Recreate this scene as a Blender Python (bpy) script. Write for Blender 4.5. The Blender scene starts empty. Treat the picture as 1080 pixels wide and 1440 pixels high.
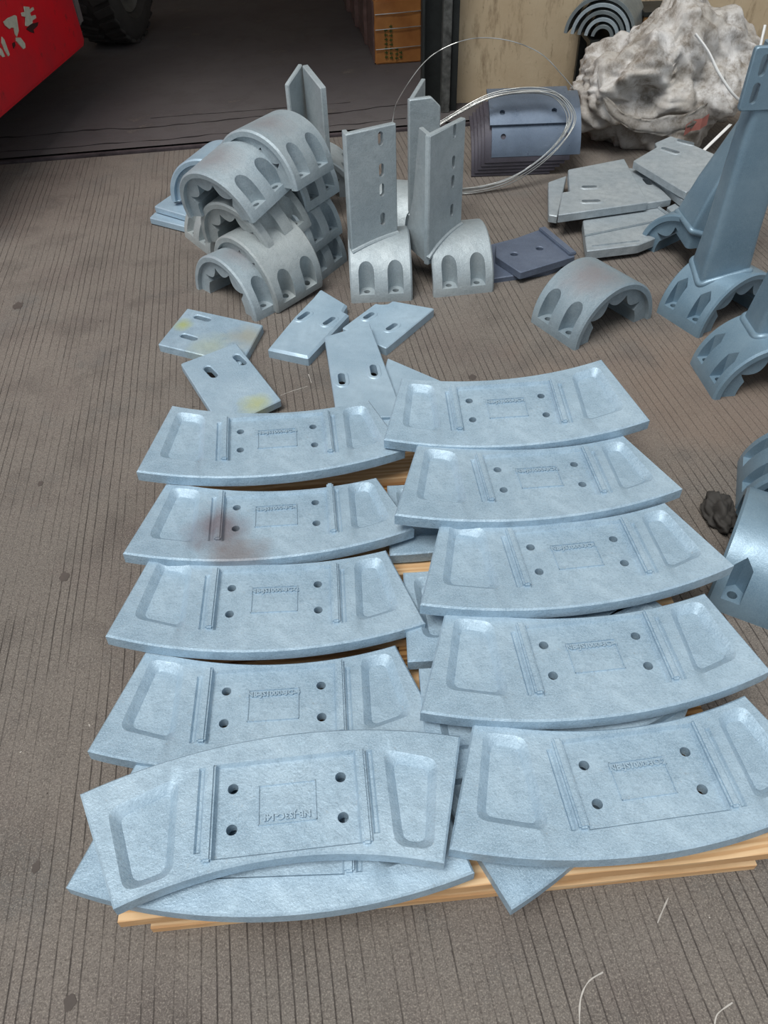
import bpy, bmesh, math, random
from mathutils import Vector, Matrix, Euler, noise
from mathutils.geometry import delaunay_2d_cdt
random.seed(7)
C = bpy.context.scene.collection
scn = bpy.context.scene
R = math.radians

# ------------------------------------------------------------------ camera
cam_data = bpy.data.cameras.new('camera'); cam = bpy.data.objects.new('camera', cam_data); C.objects.link(cam)
cam_data.sensor_fit = 'VERTICAL'; cam_data.sensor_height = 24.0; cam_data.lens = 24.0 * 1079.9 / 1440
right = Vector((0.9992524, -0.02750186, -0.02717143)); up = Vector((0.03866056, 0.71083552, 0.70229497)); fwd = Vector((0, 0.7028204, -0.71136733))
m = Matrix((right, up, -fwd)).transposed().to_4x4(); m.translation = Vector((0, 0, 1.45)); cam.matrix_world = m
cam_data.clip_start = 0.05; cam_data.clip_end = 100
scn.camera = cam

# ------------------------------------------------------------------ light
world = bpy.data.worlds.new('overcast_sky'); scn.world = world; world.use_nodes = True
nt = world.node_tree; nt.nodes.clear()
wo = nt.nodes.new('ShaderNodeOutputWorld'); bg = nt.nodes.new('ShaderNodeBackground')
tc = nt.nodes.new('ShaderNodeTexCoord'); sp = nt.nodes.new('ShaderNodeSeparateXYZ'); rp = nt.nodes.new('ShaderNodeValToRGB')
nt.links.new(tc.outputs['Generated'], sp.inputs[0]); nt.links.new(sp.outputs['Z'], rp.inputs[0])
rp.color_ramp.elements[0].position = 0.0; rp.color_ramp.elements[0].color = (0.74, 0.76, 0.78, 1)
rp.color_ramp.elements[1].position = 0.9; rp.color_ramp.elements[1].color = (0.84, 0.92, 1.0, 1)
nt.links.new(rp.outputs[0], bg.inputs[0]); nt.links.new(bg.outputs[0], wo.inputs[0]); bg.inputs[1].default_value = 0.56
sun_d = bpy.data.lights.new('hazy_sun', 'SUN'); sun_d.energy = 2.45; sun_d.angle = R(30); sun_d.color = (1.0, 0.97, 0.92)
sun = bpy.data.objects.new('hazy_sun', sun_d); C.objects.link(sun); sun.rotation_euler = Vector((0.30, 0.34, -1.0)).to_track_quat('-Z', 'Y').to_euler()
scn.view_settings.view_transform = 'Standard'; scn.view_settings.look = 'None'; scn.view_settings.gamma = 1
scn.view_settings.use_curve_mapping = False; scn.view_settings.exposure = 0.30

# ------------------------------------------------------------------ materials
def srgb(r, g, b):
    f = lambda c: c / 12.92 if c <= 0.04045 else ((c + 0.055) / 1.055) ** 2.4
    return (f(r / 255), f(g / 255), f(b / 255), 1)
class NT:
    def __init__(s, name):
        s.m = bpy.data.materials.new(name); s.m.use_nodes = True; s.t = s.m.node_tree; s.b = s.t.nodes['Principled BSDF']
        s.tc = s.t.nodes.new('ShaderNodeTexCoord')
    def n(s, ty, **kw):
        o = s.t.nodes.new(ty)
        for k, v in kw.items():
            if hasattr(o, k) and not k.startswith('i_'): setattr(o, k, v)
        return o
    def l(s, a, b): s.t.links.new(a, b)
    def noise(s, scale, detail=4, rough=0.55, src='Object', vec=None):
        o = s.n('ShaderNodeTexNoise'); o.inputs['Scale'].default_value = scale; o.inputs['Detail'].default_value = detail; o.inputs['Roughness'].default_value = rough
        s.l(vec if vec else s.tc.outputs[src], o.inputs['Vector']); return o.outputs['Fac']
    def ramp(s, fac, stops):
        o = s.n('ShaderNodeValToRGB'); e = o.color_ramp.elements
        while len(e) < len(stops): e.new(0.5)
        for i, (p, c) in enumerate(stops): e[i].position = p; e[i].color = c if len(c) == 4 else (*c, 1)
        s.l(fac, o.inputs[0]); return o.outputs[0]
    def mix(s, fac, a, b, mode='MIX'):
        o = s.n('ShaderNodeMix'); o.data_type = 'RGBA'; o.blend_type = mode
        for sock, v in ((o.inputs[0], fac), (o.inputs[6], a), (o.inputs[7], b)):
            if hasattr(v, 'is_linked'): s.l(v, sock)
            else: sock.default_value = v
        return o.outputs[2]
    def math(s, op, a, b=0.0, c=0.0):
        o = s.n('ShaderNodeMath'); o.operation = op
        for i, v in enumerate((a, b, c)):
            if hasattr(v, 'is_linked'): s.l(v, o.inputs[i])
            else: o.inputs[i].default_value = v
        return o.outputs[0]
    def bump(s, h, strength=0.3, dist=0.002, prev=None):
        o = s.n('ShaderNodeBump'); o.inputs['Strength'].default_value = strength; o.inputs['Distance'].default_value = dist
        s.l(h, o.inputs['Height']); 
        if prev: s.l(prev, o.inputs['Normal'])
        return o.outputs[0]
    def done(s, col, rough=0.6, normal=None, metal=0.0, spec=0.5):
        if hasattr(col, 'is_linked'): s.l(col, s.b.inputs['Base Color'])
        else: s.b.inputs['Base Color'].default_value = col
        if hasattr(rough, 'is_linked'): s.l(rough, s.b.inputs['Roughness'])
        else: s.b.inputs['Roughness'].default_value = rough
        s.b.inputs['Metallic'].default_value = metal; s.b.inputs['Specular IOR Level'].default_value = spec
        if normal: s.l(normal, s.b.inputs['Normal'])
        return s.m
BK = (0, 0, 0, 1); WH = (1, 1, 1, 1)
def blob(s, center, radius, soft=0.5):
    """mask 1 inside a noisy blob around a point given in the thing's own coordinates"""
    mp = s.n('ShaderNodeVectorMath'); mp.operation = 'DISTANCE'; s.l(s.tc.outputs['Object'], mp.inputs[0]); mp.inputs[1].default_value = center
    d = s.math('ADD', mp.outputs['Value'], s.math('MULTIPLY', s.math('SUBTRACT', s.noise(14, 5), 0.5), radius * 1.6))
    return s.ramp(d, [(radius * .25, WH), (radius * 1.25, BK)])
def paint(name, base, dark, light, rough=0.46, chips=0.5, grit=0.9, blobs=(), metal=0.25, stain=(0.30, 0.30, 0.28, 1)):
    s = NT(name)
    big = s.noise(5, 5, 0.6); mid = s.noise(28, 6, 0.65); fine = s.noise(420, 3, 0.7)
    c = s.mix(s.ramp(big, [(0.35, BK), (0.68, WH)]), base, light)
    c = s.mix(s.ramp(mid, [(0.42, BK), (0.75, (chips, chips, chips, 1))]), c, dark)
    c = s.mix(s.ramp(s.noise(75, 5, 0.7), [(0.63, BK), (0.70, (chips * .8,) * 3 + (1,))]), c, stain)
    c = s.mix(s.math('MULTIPLY', s.ramp(fine, [(0.42, BK), (0.62, WH)]), 0.6), c, light)
    c = s.mix(s.math('MULTIPLY', s.ramp(s.noise(230, 3, .7), [(0.50, BK), (0.66, WH)]), 0.30 * grit), c, dark)
    for ctr, rad, colr, st in blobs:
        c = s.mix(s.math('MULTIPLY', blob(s, ctr, rad), st), c, colr)
    nrm = s.bump(s.noise(240, 4, 0.7), 0.45 * grit, 0.0025)
    nrm = s.bump(s.noise(45, 5, 0.6), 0.5 * grit, 0.004, nrm)
    rg = s.math('ADD', s.math('MULTIPLY', mid, 0.3), rough - 0.15)
    return s.done(c, rg, nrm, metal, 0.5)
BLUE = dict(base=srgb(140, 166, 185), dark=srgb(98, 121, 138), light=srgb(172, 195, 211))
M_blue = paint('light_blue_grey_paint', **BLUE)
M_blue_clean = paint('smooth_blue_grey_paint', **BLUE, chips=0.3, grit=0.3)
M_stained = paint('brown_stained_blue_paint', **BLUE, blobs=[((-0.135, -0.03, 0), 0.07, srgb(112, 96, 100), .75), ((-0.09, -0.12, 0), 0.07, srgb(118, 104, 100), .7)])
M_rusty = paint('rust_stained_blue_paint', **BLUE, blobs=[((-0.02, -0.02, 0.03), 0.028, srgb(138, 92, 84), .35)])
M_yellow = paint('yellow_smeared_blue_paint', **BLUE, chips=.6, blobs=[((-0.13, 0.02, 0), 0.035, srgb(170, 180, 110), .8), ((0.03, -0.06, 0), 0.07, srgb(165, 172, 130), .45), ((0.12, 0.03, 0), 0.07, srgb(160, 158, 140), .7)])
M_yellow2 = paint('yellow_edged_blue_paint', **BLUE, chips=.3, blobs=[((0.02, -0.14, 0), 0.045, srgb(178, 184, 120), .7)])
M_grey = paint('grey_cast_paint', srgb(150, 163, 170), srgb(116, 128, 134), srgb(176, 186, 190), stain=srgb(120, 112, 108))
M_saddle = paint('grey_blue_casting_paint', srgb(146, 163, 173), srgb(112, 128, 138), srgb(172, 184, 190), blobs=[((0.03, -0.02, 0.17), 0.07, srgb(132, 120, 122), .5)])
M_saddle_b = paint('warm_grey_casting_paint', srgb(150, 161, 165), srgb(118, 127, 130), srgb(174, 181, 182))
M_saddle_r = paint('rust_tinted_casting_paint', srgb(126, 144, 156), srgb(100, 116, 126), srgb(150, 164, 172), blobs=[((-0.03, 0.0, 0.17), 0.09, srgb(132, 122, 124), .6)])
M_deep = paint('deep_blue_grey_paint', srgb(104, 131, 150), srgb(82, 107, 124), srgb(130, 154, 170), rough=.36, chips=.25, grit=.3)
M_pale = paint('pale_grey_scrap_paint', srgb(146, 159, 168), srgb(110, 121, 129), srgb(172, 181, 186), chips=.7, grit=.8)
M_dark = paint('dark_slate_plate_steel', srgb(86, 97, 116), srgb(62, 70, 86), srgb(106, 118, 138), rough=.5, chips=.4)
M_lin = paint('blue_black_mill_scale', srgb(92, 106, 124), srgb(72, 80, 94), srgb(116, 130, 148), rough=.32, chips=.3, grit=.15, metal=.5)
M_lin_d = paint('dark_brown_mill_scale', srgb(62, 58, 66), srgb(44, 42, 46), srgb(84, 82, 92), rough=.45, chips=.4, grit=.2, metal=.3)
M_lin_g = paint('grey_green_sheet_steel', srgb(104, 116, 120), srgb(80, 88, 90), srgb(134, 144, 148), rough=.4, chips=.4, grit=.2, metal=.3)
def wood_mat(name, a, b, c):
    s = NT(name)
    mp = s.n('ShaderNodeMapping'); mp.inputs['Scale'].default_value = (1.4, 14, 14); s.l(s.tc.outputs['Object'], mp.inputs[0])
    w = s.n('ShaderNodeTexWave'); w.inputs['Scale'].default_value = 1.6; w.inputs['Distortion'].default_value = 9; w.inputs['Detail'].default_value = 3; w.bands_direction = 'Y'; s.l(mp.outputs[0], w.inputs[0])
    col = s.mix(s.ramp(w.outputs['Fac'], [(0.25, WH), (0.75, BK)]), a, b)
    col = s.mix(s.ramp(s.noise(9, 4), [(0.45, BK), (0.75, WH)]), col, c)
    return s.done(col, 0.7, s.bump(w.outputs['Fac'], .25, .002), 0, .3)
M_wood = wood_mat('pine_board_wood', srgb(214, 182, 142), srgb(190, 150, 108), srgb(198, 162, 120))
M_wood_d = wood_mat('dark_pine_wood', srgb(168, 130, 84), srgb(120, 84, 48), srgb(132, 98, 60))  # darker brown pine for blocks, cross boards and crate framing
def simple(name, col, rough=.5, metal=0, var=.12, scale=8, bumpst=.2, spec=.4):
    s = NT(name); d = tuple(x * (1 - var * 2.2) for x in col[:3]) + (1,)
    c = s.mix(s.ramp(s.noise(scale, 6, .65), [(.35, BK), (.7, WH)]), col, d)
    return s.done(c, rough, s.bump(s.noise(scale * 9, 4), bumpst, .002), metal, spec)
M_black = simple('bore_shadow_black_steel', srgb(30, 32, 36), .7)
M_rubber = simple('dusty_black_rubber', srgb(62, 60, 58), .8, var=.2)
M_rim = simple('dirty_grey_wheel_rim', srgb(96, 96, 92), .6, var=.25)
M_wire = simple('galvanised_wire', srgb(196, 198, 196), .3, .8)
M_strap = simple('white_plastic_strap', srgb(226, 228, 228), .5)
M_railsteel = simple('worn_steel_rail', srgb(84, 77, 80), .9, .0, var=.3, spec=.08)
M_chalk = simple('white_chalk_scratch', srgb(178, 174, 168), .9)
M_spot = simple('dark_oil_spot', srgb(84, 77, 73), .85)
M_gap = simple('dark_dirt_in_joint', srgb(30, 26, 28), .95)
M_mud = simple('grey_rubber_mudflap', srgb(120, 112, 112), .7)
M_char = simple('worn_white_sticker', srgb(206, 208, 190), .6, var=.1, scale=40)
M_scuff = simple('black_scuff_mark', srgb(62, 26, 26), .8)
M_pink = simple('pink_rag', srgb(206, 140, 130), .8)
M_jamb = simple('dark_green_black_steel', srgb(52, 56, 56), .5, .2, var=.3, scale=5)
M_jamb_l = simple('scratched_grey_steel_edge', srgb(112, 114, 112), .5, .3, var=.35, scale=20)
def red_mat():
    s = NT('chipped_red_paint')
    c = s.mix(s.ramp(s.noise(3, 5), [(.4, BK), (.7, WH)]), srgb(236, 18, 38), srgb(206, 36, 50))
    c = s.mix(s.ramp(s.noise(16, 8, .75), [(.58, BK), (.7, (.7, .7, .7, 1))]), c, srgb(110, 44, 40))
    c = s.mix(s.ramp(s.noise(45, 8, .75), [(.66, BK), (.7, WH)]), c, srgb(46, 34, 30))
    return s.done(c, .35, s.bump(s.noise(30, 4), .1, .002))
M_red = red_mat()
def floor_mat(name, inner=False):
    s = NT(name)
    sx = s.n('ShaderNodeSeparateXYZ'); s.l(s.tc.outputs['Object'], sx.inputs[0])
    u = s.math('ADD', s.math('MULTIPLY', sx.outputs[0], 0.9898), s.math('MULTIPLY', sx.outputs[1], 0.1424))
    u = s.math('ADD', u, s.math('MULTIPLY', s.noise(2.3, 2), 0.012))
    big = s.noise(1.1, 6, .62); mid = s.noise(6, 7, .65); fine = s.noise(90, 5, .75); grit = s.noise(330, 3, .7)
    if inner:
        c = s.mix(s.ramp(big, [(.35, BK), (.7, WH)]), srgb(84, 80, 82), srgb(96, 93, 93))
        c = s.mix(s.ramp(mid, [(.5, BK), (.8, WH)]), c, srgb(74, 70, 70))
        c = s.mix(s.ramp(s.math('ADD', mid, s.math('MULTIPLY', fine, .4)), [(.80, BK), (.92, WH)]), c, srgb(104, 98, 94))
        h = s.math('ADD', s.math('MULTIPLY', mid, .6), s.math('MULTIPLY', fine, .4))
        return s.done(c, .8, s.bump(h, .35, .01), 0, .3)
    v = s.n('ShaderNodeTexVoronoi'); v.voronoi_dimensions = '1D'; v.feature = 'DISTANCE_TO_EDGE'
    s.l(u, v.inputs['W']); v.inputs['Scale'].default_value = 41; v.inputs['Randomness'].default_value = .75
    line = s.ramp(v.outputs['Distance'], [(0.012, WH), (0.075, BK)])
    mp = s.n('ShaderNodeMapping'); mp.inputs['Scale'].default_value = (4.5, .9, 1); mp.inputs['Rotation'].default_value = (0, 0, -.143); s.l(s.tc.outputs['Object'], mp.inputs[0])
    patch = s.ramp(s.noise(1.3, 5, .65, vec=mp.outputs[0]), [(.40, (.10, .10, .10, 1)), (.54, WH)])
    line = s.math('MULTIPLY', line, patch)
    line = s.math('MULTIPLY', line, s.ramp(s.noise(22, 4, .7), [(.3, (.35, .35, .35, 1)), (.6, WH)]))
    c = s.mix(s.ramp(big, [(.35, BK), (.68, WH)]), srgb(106, 101, 96), srgb(118, 111, 105))
    c = s.mix(s.ramp(s.noise(2.6, 5, .6), [(.5, BK), (.75, WH)]), c, srgb(98, 89, 86))
    c = s.mix(s.ramp(mid, [(.50, BK), (.72, (.75, .75, .75, 1))]), c, srgb(80, 75, 72))
    c = s.mix(s.ramp(s.noise(3.3, 6, .7), [(.54, BK), (.70, (.6, .6, .6, 1))]), c, srgb(88, 90, 90))
    c = s.mix(s.ramp(fine, [(.35, (.5, .5, .5, 1)), (.55, BK)]), c, srgb(82, 76, 72))
    c = s.mix(s.ramp(grit, [(.50, BK), (.68, (.75, .75, .75, 1))]), c, srgb(156, 148, 138))
    c = s.mix(s.ramp(s.noise(190, 4, .8), [(.50, BK), (.66, (.8, .8, .8, 1))]), c, srgb(76, 70, 66))
    c = s.mix(s.ramp(s.noise(34, 3, .5), [(.74, BK), (.77, WH)]), c, srgb(56, 52, 50))
    c = s.mix(s.ramp(s.noise(70, 2, .5), [(.77, BK), (.79, (.7, .7, .7, 1))]), c, srgb(190, 186, 178))
    # red brown worn patch towards the right hand side
    vd = s.n('ShaderNodeVectorMath'); vd.operation = 'DISTANCE'; s.l(s.tc.outputs['Object'], vd.inputs[0]); vd.inputs[1].default_value = (1.0, 1.9, 0)
    rr = s.math('ADD', vd.outputs['Value'], s.math('MULTIPLY', s.noise(3, 5), 1.0))
    warm = s.ramp(rr, [(.7, WH), (1.6, BK)])
    c = s.mix(s.math('MULTIPLY', warm, .40), c, srgb(124, 106, 92))
    c = s.mix(s.math('MULTIPLY', line, s.math('SUBTRACT', 1.0, s.math('MULTIPLY', warm, .5))), c, srgb(62, 57, 54))
    h = s.math('ADD', s.math('MULTIPLY', fine, .5), s.math('MULTIPLY', line, -1.6)); h = s.math('ADD', h, s.math('MULTIPLY', grit, .35))
    return s.done(c, .85, s.bump(h, .55, .004), 0, .3)
M_floor = floor_mat('brushed_concrete'); M_floor_in = floor_mat('smooth_dark_concrete', True)
def wall_mat():
    s = NT('stained_tan_wall')
    mp = s.n('ShaderNodeMapping'); mp.inputs['Scale'].default_value = (3, 3, .8); s.l(s.tc.outputs['Object'], mp.inputs[0])
    c = s.mix(s.ramp(s.noise(3, 6), [(.35, BK), (.7, WH)]), srgb(190, 170, 140), srgb(208, 191, 162))
    c = s.mix(s.ramp(s.noise(7, 8, .7, vec=mp.outputs[0]), [(.52, BK), (.75, WH)]), c, srgb(132, 112, 88))
    c = s.mix(s.ramp(s.noise(30, 6, .7), [(.6, BK), (.8, WH)]), c, srgb(96, 82, 66))
    return s.done(c, .8, s.bump(s.noise(50, 5), .3, .004), 0, .3)
M_wall = wall_mat()
def sack_mat():
    s = NT('dirty_woven_sack')
    c = s.mix(s.ramp(s.noise(6, 6, .65), [(.36, BK), (.62, WH)]), srgb(206, 206, 206), srgb(168, 164, 158))
    c = s.mix(s.ramp(s.noise(9, 8, .78), [(.46, BK), (.64, WH)]), c, srgb(112, 103, 92))
    c = s.mix(s.ramp(s.noise(4, 4, .6), [(.56, BK), (.72, (.7, .7, .7, 1))]), c, srgb(92, 86, 78))
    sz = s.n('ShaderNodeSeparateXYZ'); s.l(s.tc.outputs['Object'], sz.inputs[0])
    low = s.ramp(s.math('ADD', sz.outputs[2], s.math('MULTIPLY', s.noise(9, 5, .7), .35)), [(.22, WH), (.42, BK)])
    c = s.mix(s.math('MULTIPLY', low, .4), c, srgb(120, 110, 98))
    w = s.n('ShaderNodeTexChecker'); w.inputs['Scale'].default_value = 260; s.l(s.tc.outputs['Object'], w.inputs[0])
    c = s.mix(s.math('MULTIPLY', w.outputs['Fac'], .10), c, srgb(90, 88, 84))
    h = s.math('ADD', s.noise(26, 6, .7), s.math('MULTIPLY', w.outputs['Fac'], .1))
    return s.done(c, .65, s.bump(h, .45, .006), 0, .4)
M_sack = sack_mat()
def carton_mat():
    s = NT('tape_wrapped_carton')
    c = s.mix(s.ramp(s.noise(6, 5), [(.4, BK), (.7, WH)]), srgb(190, 132, 74), srgb(160, 104, 58))
    return s.done(c, .3, s.bump(s.noise(18, 5), .5, .006), 0, .6)
M_carton = carton_mat()
M_film = simple('brown_stretch_film', srgb(134, 110, 104), .25, 0, var=.25, scale=14, bumpst=.8)
M_ink = simple('green_printed_ink', srgb(74, 92, 44), .6)

# ------------------------------------------------------------------ mesh helpers
def link(name, me, mat, parent=None):
    o = bpy.data.objects.new(name, me); C.objects.link(o)
    if mat and not me.materials: me.materials.append(mat)
    if parent: o.parent = parent
    return o
def obj(name, bm, mat, parent=None, smooth=None):
    bmesh.ops.recalc_face_normals(bm, faces=bm.faces[:])
    me = bpy.data.meshes.new(name); bm.to_mesh(me); bm.free()
    o = link(name, me, mat, parent)
    if smooth is not None:
        for p in me.polygons: p.use_smooth = True
        me.set_sharp_from_angle(angle=R(smooth))
    return o
def thing(name, label, cat, loc=(0, 0, 0), rot=(0, 0, 0), group=None):
    o = bpy.data.objects.new(name, None); C.objects.link(o); o.location = loc; o.rotation_euler = rot
    return tag(o, label, cat, group)
def tag(o, label, cat, group=None):
    o['label'] = label; o['category'] = cat
    if group: o['group'] = group
    return o
def struct(o): o['kind'] = 'structure'; return o
def box(bm, c, s, rz=0, bev=0, rot=None):
    mt = Matrix.Translation(c) @ (rot.to_4x4() if rot else Matrix.Rotation(rz, 4, 'Z')) @ Matrix.Diagonal((*s, 1))
    g = bmesh.ops.create_cube(bm, size=1, matrix=mt)
    if bev:
        es = list({e for v in g['verts'] for e in v.link_edges}); bmesh.ops.bevel(bm, geom=es, offset=bev, segments=2, affect='EDGES')
    return bm
def tube(bm, pts, r, n=8, closed=False, taper=None):
    pts = [Vector(p) for p in pts]; N = len(pts); rings = []; prev = None
    for i, p in enumerate(pts):
        a = pts[(i - 1) % N] if closed or i > 0 else p; b = pts[(i + 1) % N] if closed or i < N - 1 else p
        t = (b - a).normalized()
        if prev is None: prev = t.orthogonal().normalized()
        x = (prev - t * prev.dot(t)).normalized(); prev = x; y = t.cross(x)
        rr = r * (taper[i] if taper else 1)
        rings.append([bm.verts.new(p + rr * (math.cos(2 * math.pi * k / n) * x + math.sin(2 * math.pi * k / n) * y)) for k in range(n)])
    for i in range(N if closed else N - 1):
        A, B = rings[i], rings[(i + 1) % N]
        off = 0
        if closed and i == N - 1:
            off = min(range(n), key=lambda q: (A[0].co - B[q].co).length)
        for k in range(n): bm.faces.new((A[k], A[(k + 1) % n], B[(k + 1 + off) % n], B[(k + off) % n]))
    if not closed: bm.faces.new(rings[0][::-1]); bm.faces.new(rings[-1])
    return bm
def smooth_curve(cp, sub=8, closed=False):
    P = [Vector(p) for p in cp]; N = len(P); out = []
    rng = range(N) if closed else range(N - 1)
    for i in rng:
        p0 = P[(i - 1) % N] if closed or i > 0 else P[i]; p1 = P[i]; p2 = P[(i + 1) % N]; p3 = P[(i + 2) % N] if closed or i + 2 < N else P[(i + 1) % N]
        for k in range(sub):
            t = k / sub
            out.append(0.5 * ((2 * p1) + (-p0 + p2) * t + (2 * p0 - 5 * p1 + 4 * p2 - p3) * t * t + (-p0 + 3 * p1 - 3 * p2 + p3) * t ** 3))
    if not closed: out.append(P[-1])
    return out
def loft(bm, sections):
    rings = [[bm.verts.new(p) for p in s] for s in sections]; n = len(rings[0])
    for a, b in zip(rings, rings[1:]):
        for k in range(n): bm.faces.new((a[k], a[(k + 1) % n], b[(k + 1) % n], b[k]))
    bm.faces.new(rings[0][::-1]); bm.faces.new(rings[-1]); return bm
# 2-D tools
def ccw(p): 
    a = sum(p[i][0] * p[(i + 1) % len(p)][1] - p[(i + 1) % len(p)][0] * p[i][1] for i in range(len(p)))
    return p if a > 0 else p[::-1]
def inset(p, d):
    p = ccw([tuple(q) for q in p]); n = len(p); out = []
    for i in range(n):
        a, b, c = Vector(p[i - 1]), Vector(p[i]), Vector(p[(i + 1) % n])
        e1 = (b - a).normalized(); e2 = (c - b).normalized(); n1 = Vector((-e1.y, e1.x)); n2 = Vector((-e2.y, e2.x))
        k = n1 + n2; L = k.length
        k = k / L if L > 1e-6 else n1
        s = d / max(0.35, k.dot(n1)); out.append(tuple(b + k * s))
    return out
def rounded(p, r, n=4):
    p = ccw([tuple(q) for q in p]); out = []; N = len(p)
    for i in range(N):
        a, b, c = Vector(p[i - 1]), Vector(p[i]), Vector(p[(i + 1) % N])
        u, v = (a - b).normalized(), (c - b).normalized()
        rr = min(r, (a - b).length * .45, (c - b).length * .45)
        p0, p2 = b + u * rr, b + v * rr
        for k in range(n + 1):
            t = k / n; out.append(tuple(p0 * (1 - t) ** 2 + b * 2 * t * (1 - t) + p2 * t * t))
    return out
def circle(x, y, r, n=20): return [(x + r * math.cos(2 * math.pi * k / n), y + r * math.sin(2 * math.pi * k / n)) for k in range(n)]
def stadium(x1, y1, x2, y2, r, n=7):
    a = math.atan2(y2 - y1, x2 - x1)
    if abs(x1 - x2) + abs(y1 - y2) < 2e-3: return circle(x1, y1, r)
    return [(x2 + r * math.cos(a - math.pi / 2 + math.pi * k / n), y2 + r * math.sin(a - math.pi / 2 + math.pi * k / n)) for k in range(n + 1)] + \
           [(x1 + r * math.cos(a + math.pi / 2 + math.pi * k / n), y1 + r * math.sin(a + math.pi / 2 + math.pi * k / n)) for k in range(n + 1)]
def inside(p, poly):
    x, y = p; c = False; j = len(poly) - 1
    for i in range(len(poly)):
        xi, yi = poly[i]; xj, yj = poly[j]
        if (yi > y) != (yj > y) and x < (xj - xi) * (y - yi) / (yj - yi) + xi: c = not c
        j = i
    return c
def plate_bm(outline, th, loops=(), holes=(), chamfer=.003, xform=None):
    """plate with its top at z=0: loops = [(pts, z)] constrained rings, holes = rings cut through (with z of their rim)"""
    outline = ccw([tuple(q) for q in outline])
    L = [(outline, -chamfer), (inset(outline, chamfer), 0.0)] + [(ccw(list(p)), z) for p, z in loops] + [(ccw(list(p)), z) for p, z in holes]
    V = []; Z = []; E = []; rngs = []
    for pts, z in L:
        s = len(V); V += [Vector(p[:2]) for p in pts]; Z += [z] * len(pts); E += [(s + i, s + (i + 1) % len(pts)) for i in range(len(pts))]; rngs.append((s, len(V)))
    vo, eo, fo, ov, oe, of = delaunay_2d_cdt(V, E, [], 1, 1e-6)
    bm = bmesh.new(); nv = []; idx = {}
    for i, v in enumerate(vo):
        src = ov[i]; z = Z[src[0]] if src else 0.0
        for q in src: idx[q] = i
        nv.append(bm.verts.new((v.x, v.y, z)))
    for f in fo:
        cx = sum(vo[i].x for i in f) / len(f); cy = sum(vo[i].y for i in f) / len(f)
        if any(inside((cx, cy), p) for p, z in holes): continue
        if not inside((cx, cy), outline): continue
        bm.faces.new([nv[i] for i in f])
    # side walls and underside
    def wall(lo, hi):
        ring = [nv[idx[i]] for i in range(lo, hi)]; low = [bm.verts.new((v.co.x, v.co.y, -th)) for v in ring]
        for k in range(len(ring)): bm.faces.new((ring[k], ring[(k + 1) % len(ring)], low[(k + 1) % len(ring)], low[k]))
        return low
    lows = [wall(*rngs[0])] + [wall(*rngs[len(rngs) - len(holes) + i]) for i in range(len(holes))]
    pts = [[(v.co.x, v.co.y) for v in l] for l in lows]
    V = []; E = []; flat = []
    for l, p in zip(lows, pts):
        s = len(V); V += [Vector(q) for q in p]; flat += l; E += [(s + i, s + (i + 1) % len(p)) for i in range(len(p))]
    vo, eo, fo, ov, oe, of = delaunay_2d_cdt(V, E, [], 1, 1e-6)
    for f in fo:
        cx = sum(vo[i].x for i in f) / len(f); cy = sum(vo[i].y for i in f) / len(f)
        if any(inside((cx, cy), p) for p in pts[1:]) or not inside((cx, cy), pts[0]): continue
        try: bm.faces.new([flat[ov[i][0]] for i in f][::-1])
        except Exception: pass
    if xform: bmesh.ops.transform(bm, matrix=xform, verts=bm.verts[:])
    return bm
def text_mesh(body, size, ext=.0012):
    cu = bpy.data.curves.new('lettering', 'FONT'); cu.body = body; cu.size = size; cu.extrude = ext; cu.align_x = 'CENTER'; cu.align_y = 'CENTER'; cu.resolution_u = 2; cu.offset = .0006
    o = bpy.data.objects.new('tmp', cu); C.objects.link(o); dg = bpy.context.evaluated_depsgraph_get()
    me = bpy.data.meshes.new_from_object(o.evaluated_get(dg)); bpy.data.objects.remove(o); bpy.data.curves.remove(cu)
    return me
def boolean(me, cutter_me):
    a = bpy.data.objects.new('a', me); b = bpy.data.objects.new('b', cutter_me); C.objects.link(a); C.objects.link(b)
    md = a.modifiers.new('x', 'BOOLEAN'); md.operation = 'DIFFERENCE'; md.object = b; md.solver = 'EXACT'; md.use_self = True
    dg = bpy.context.evaluated_depsgraph_get(); out = bpy.data.meshes.new_from_object(a.evaluated_get(dg))
    bpy.data.objects.remove(a); bpy.data.objects.remove(b); return out

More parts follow.
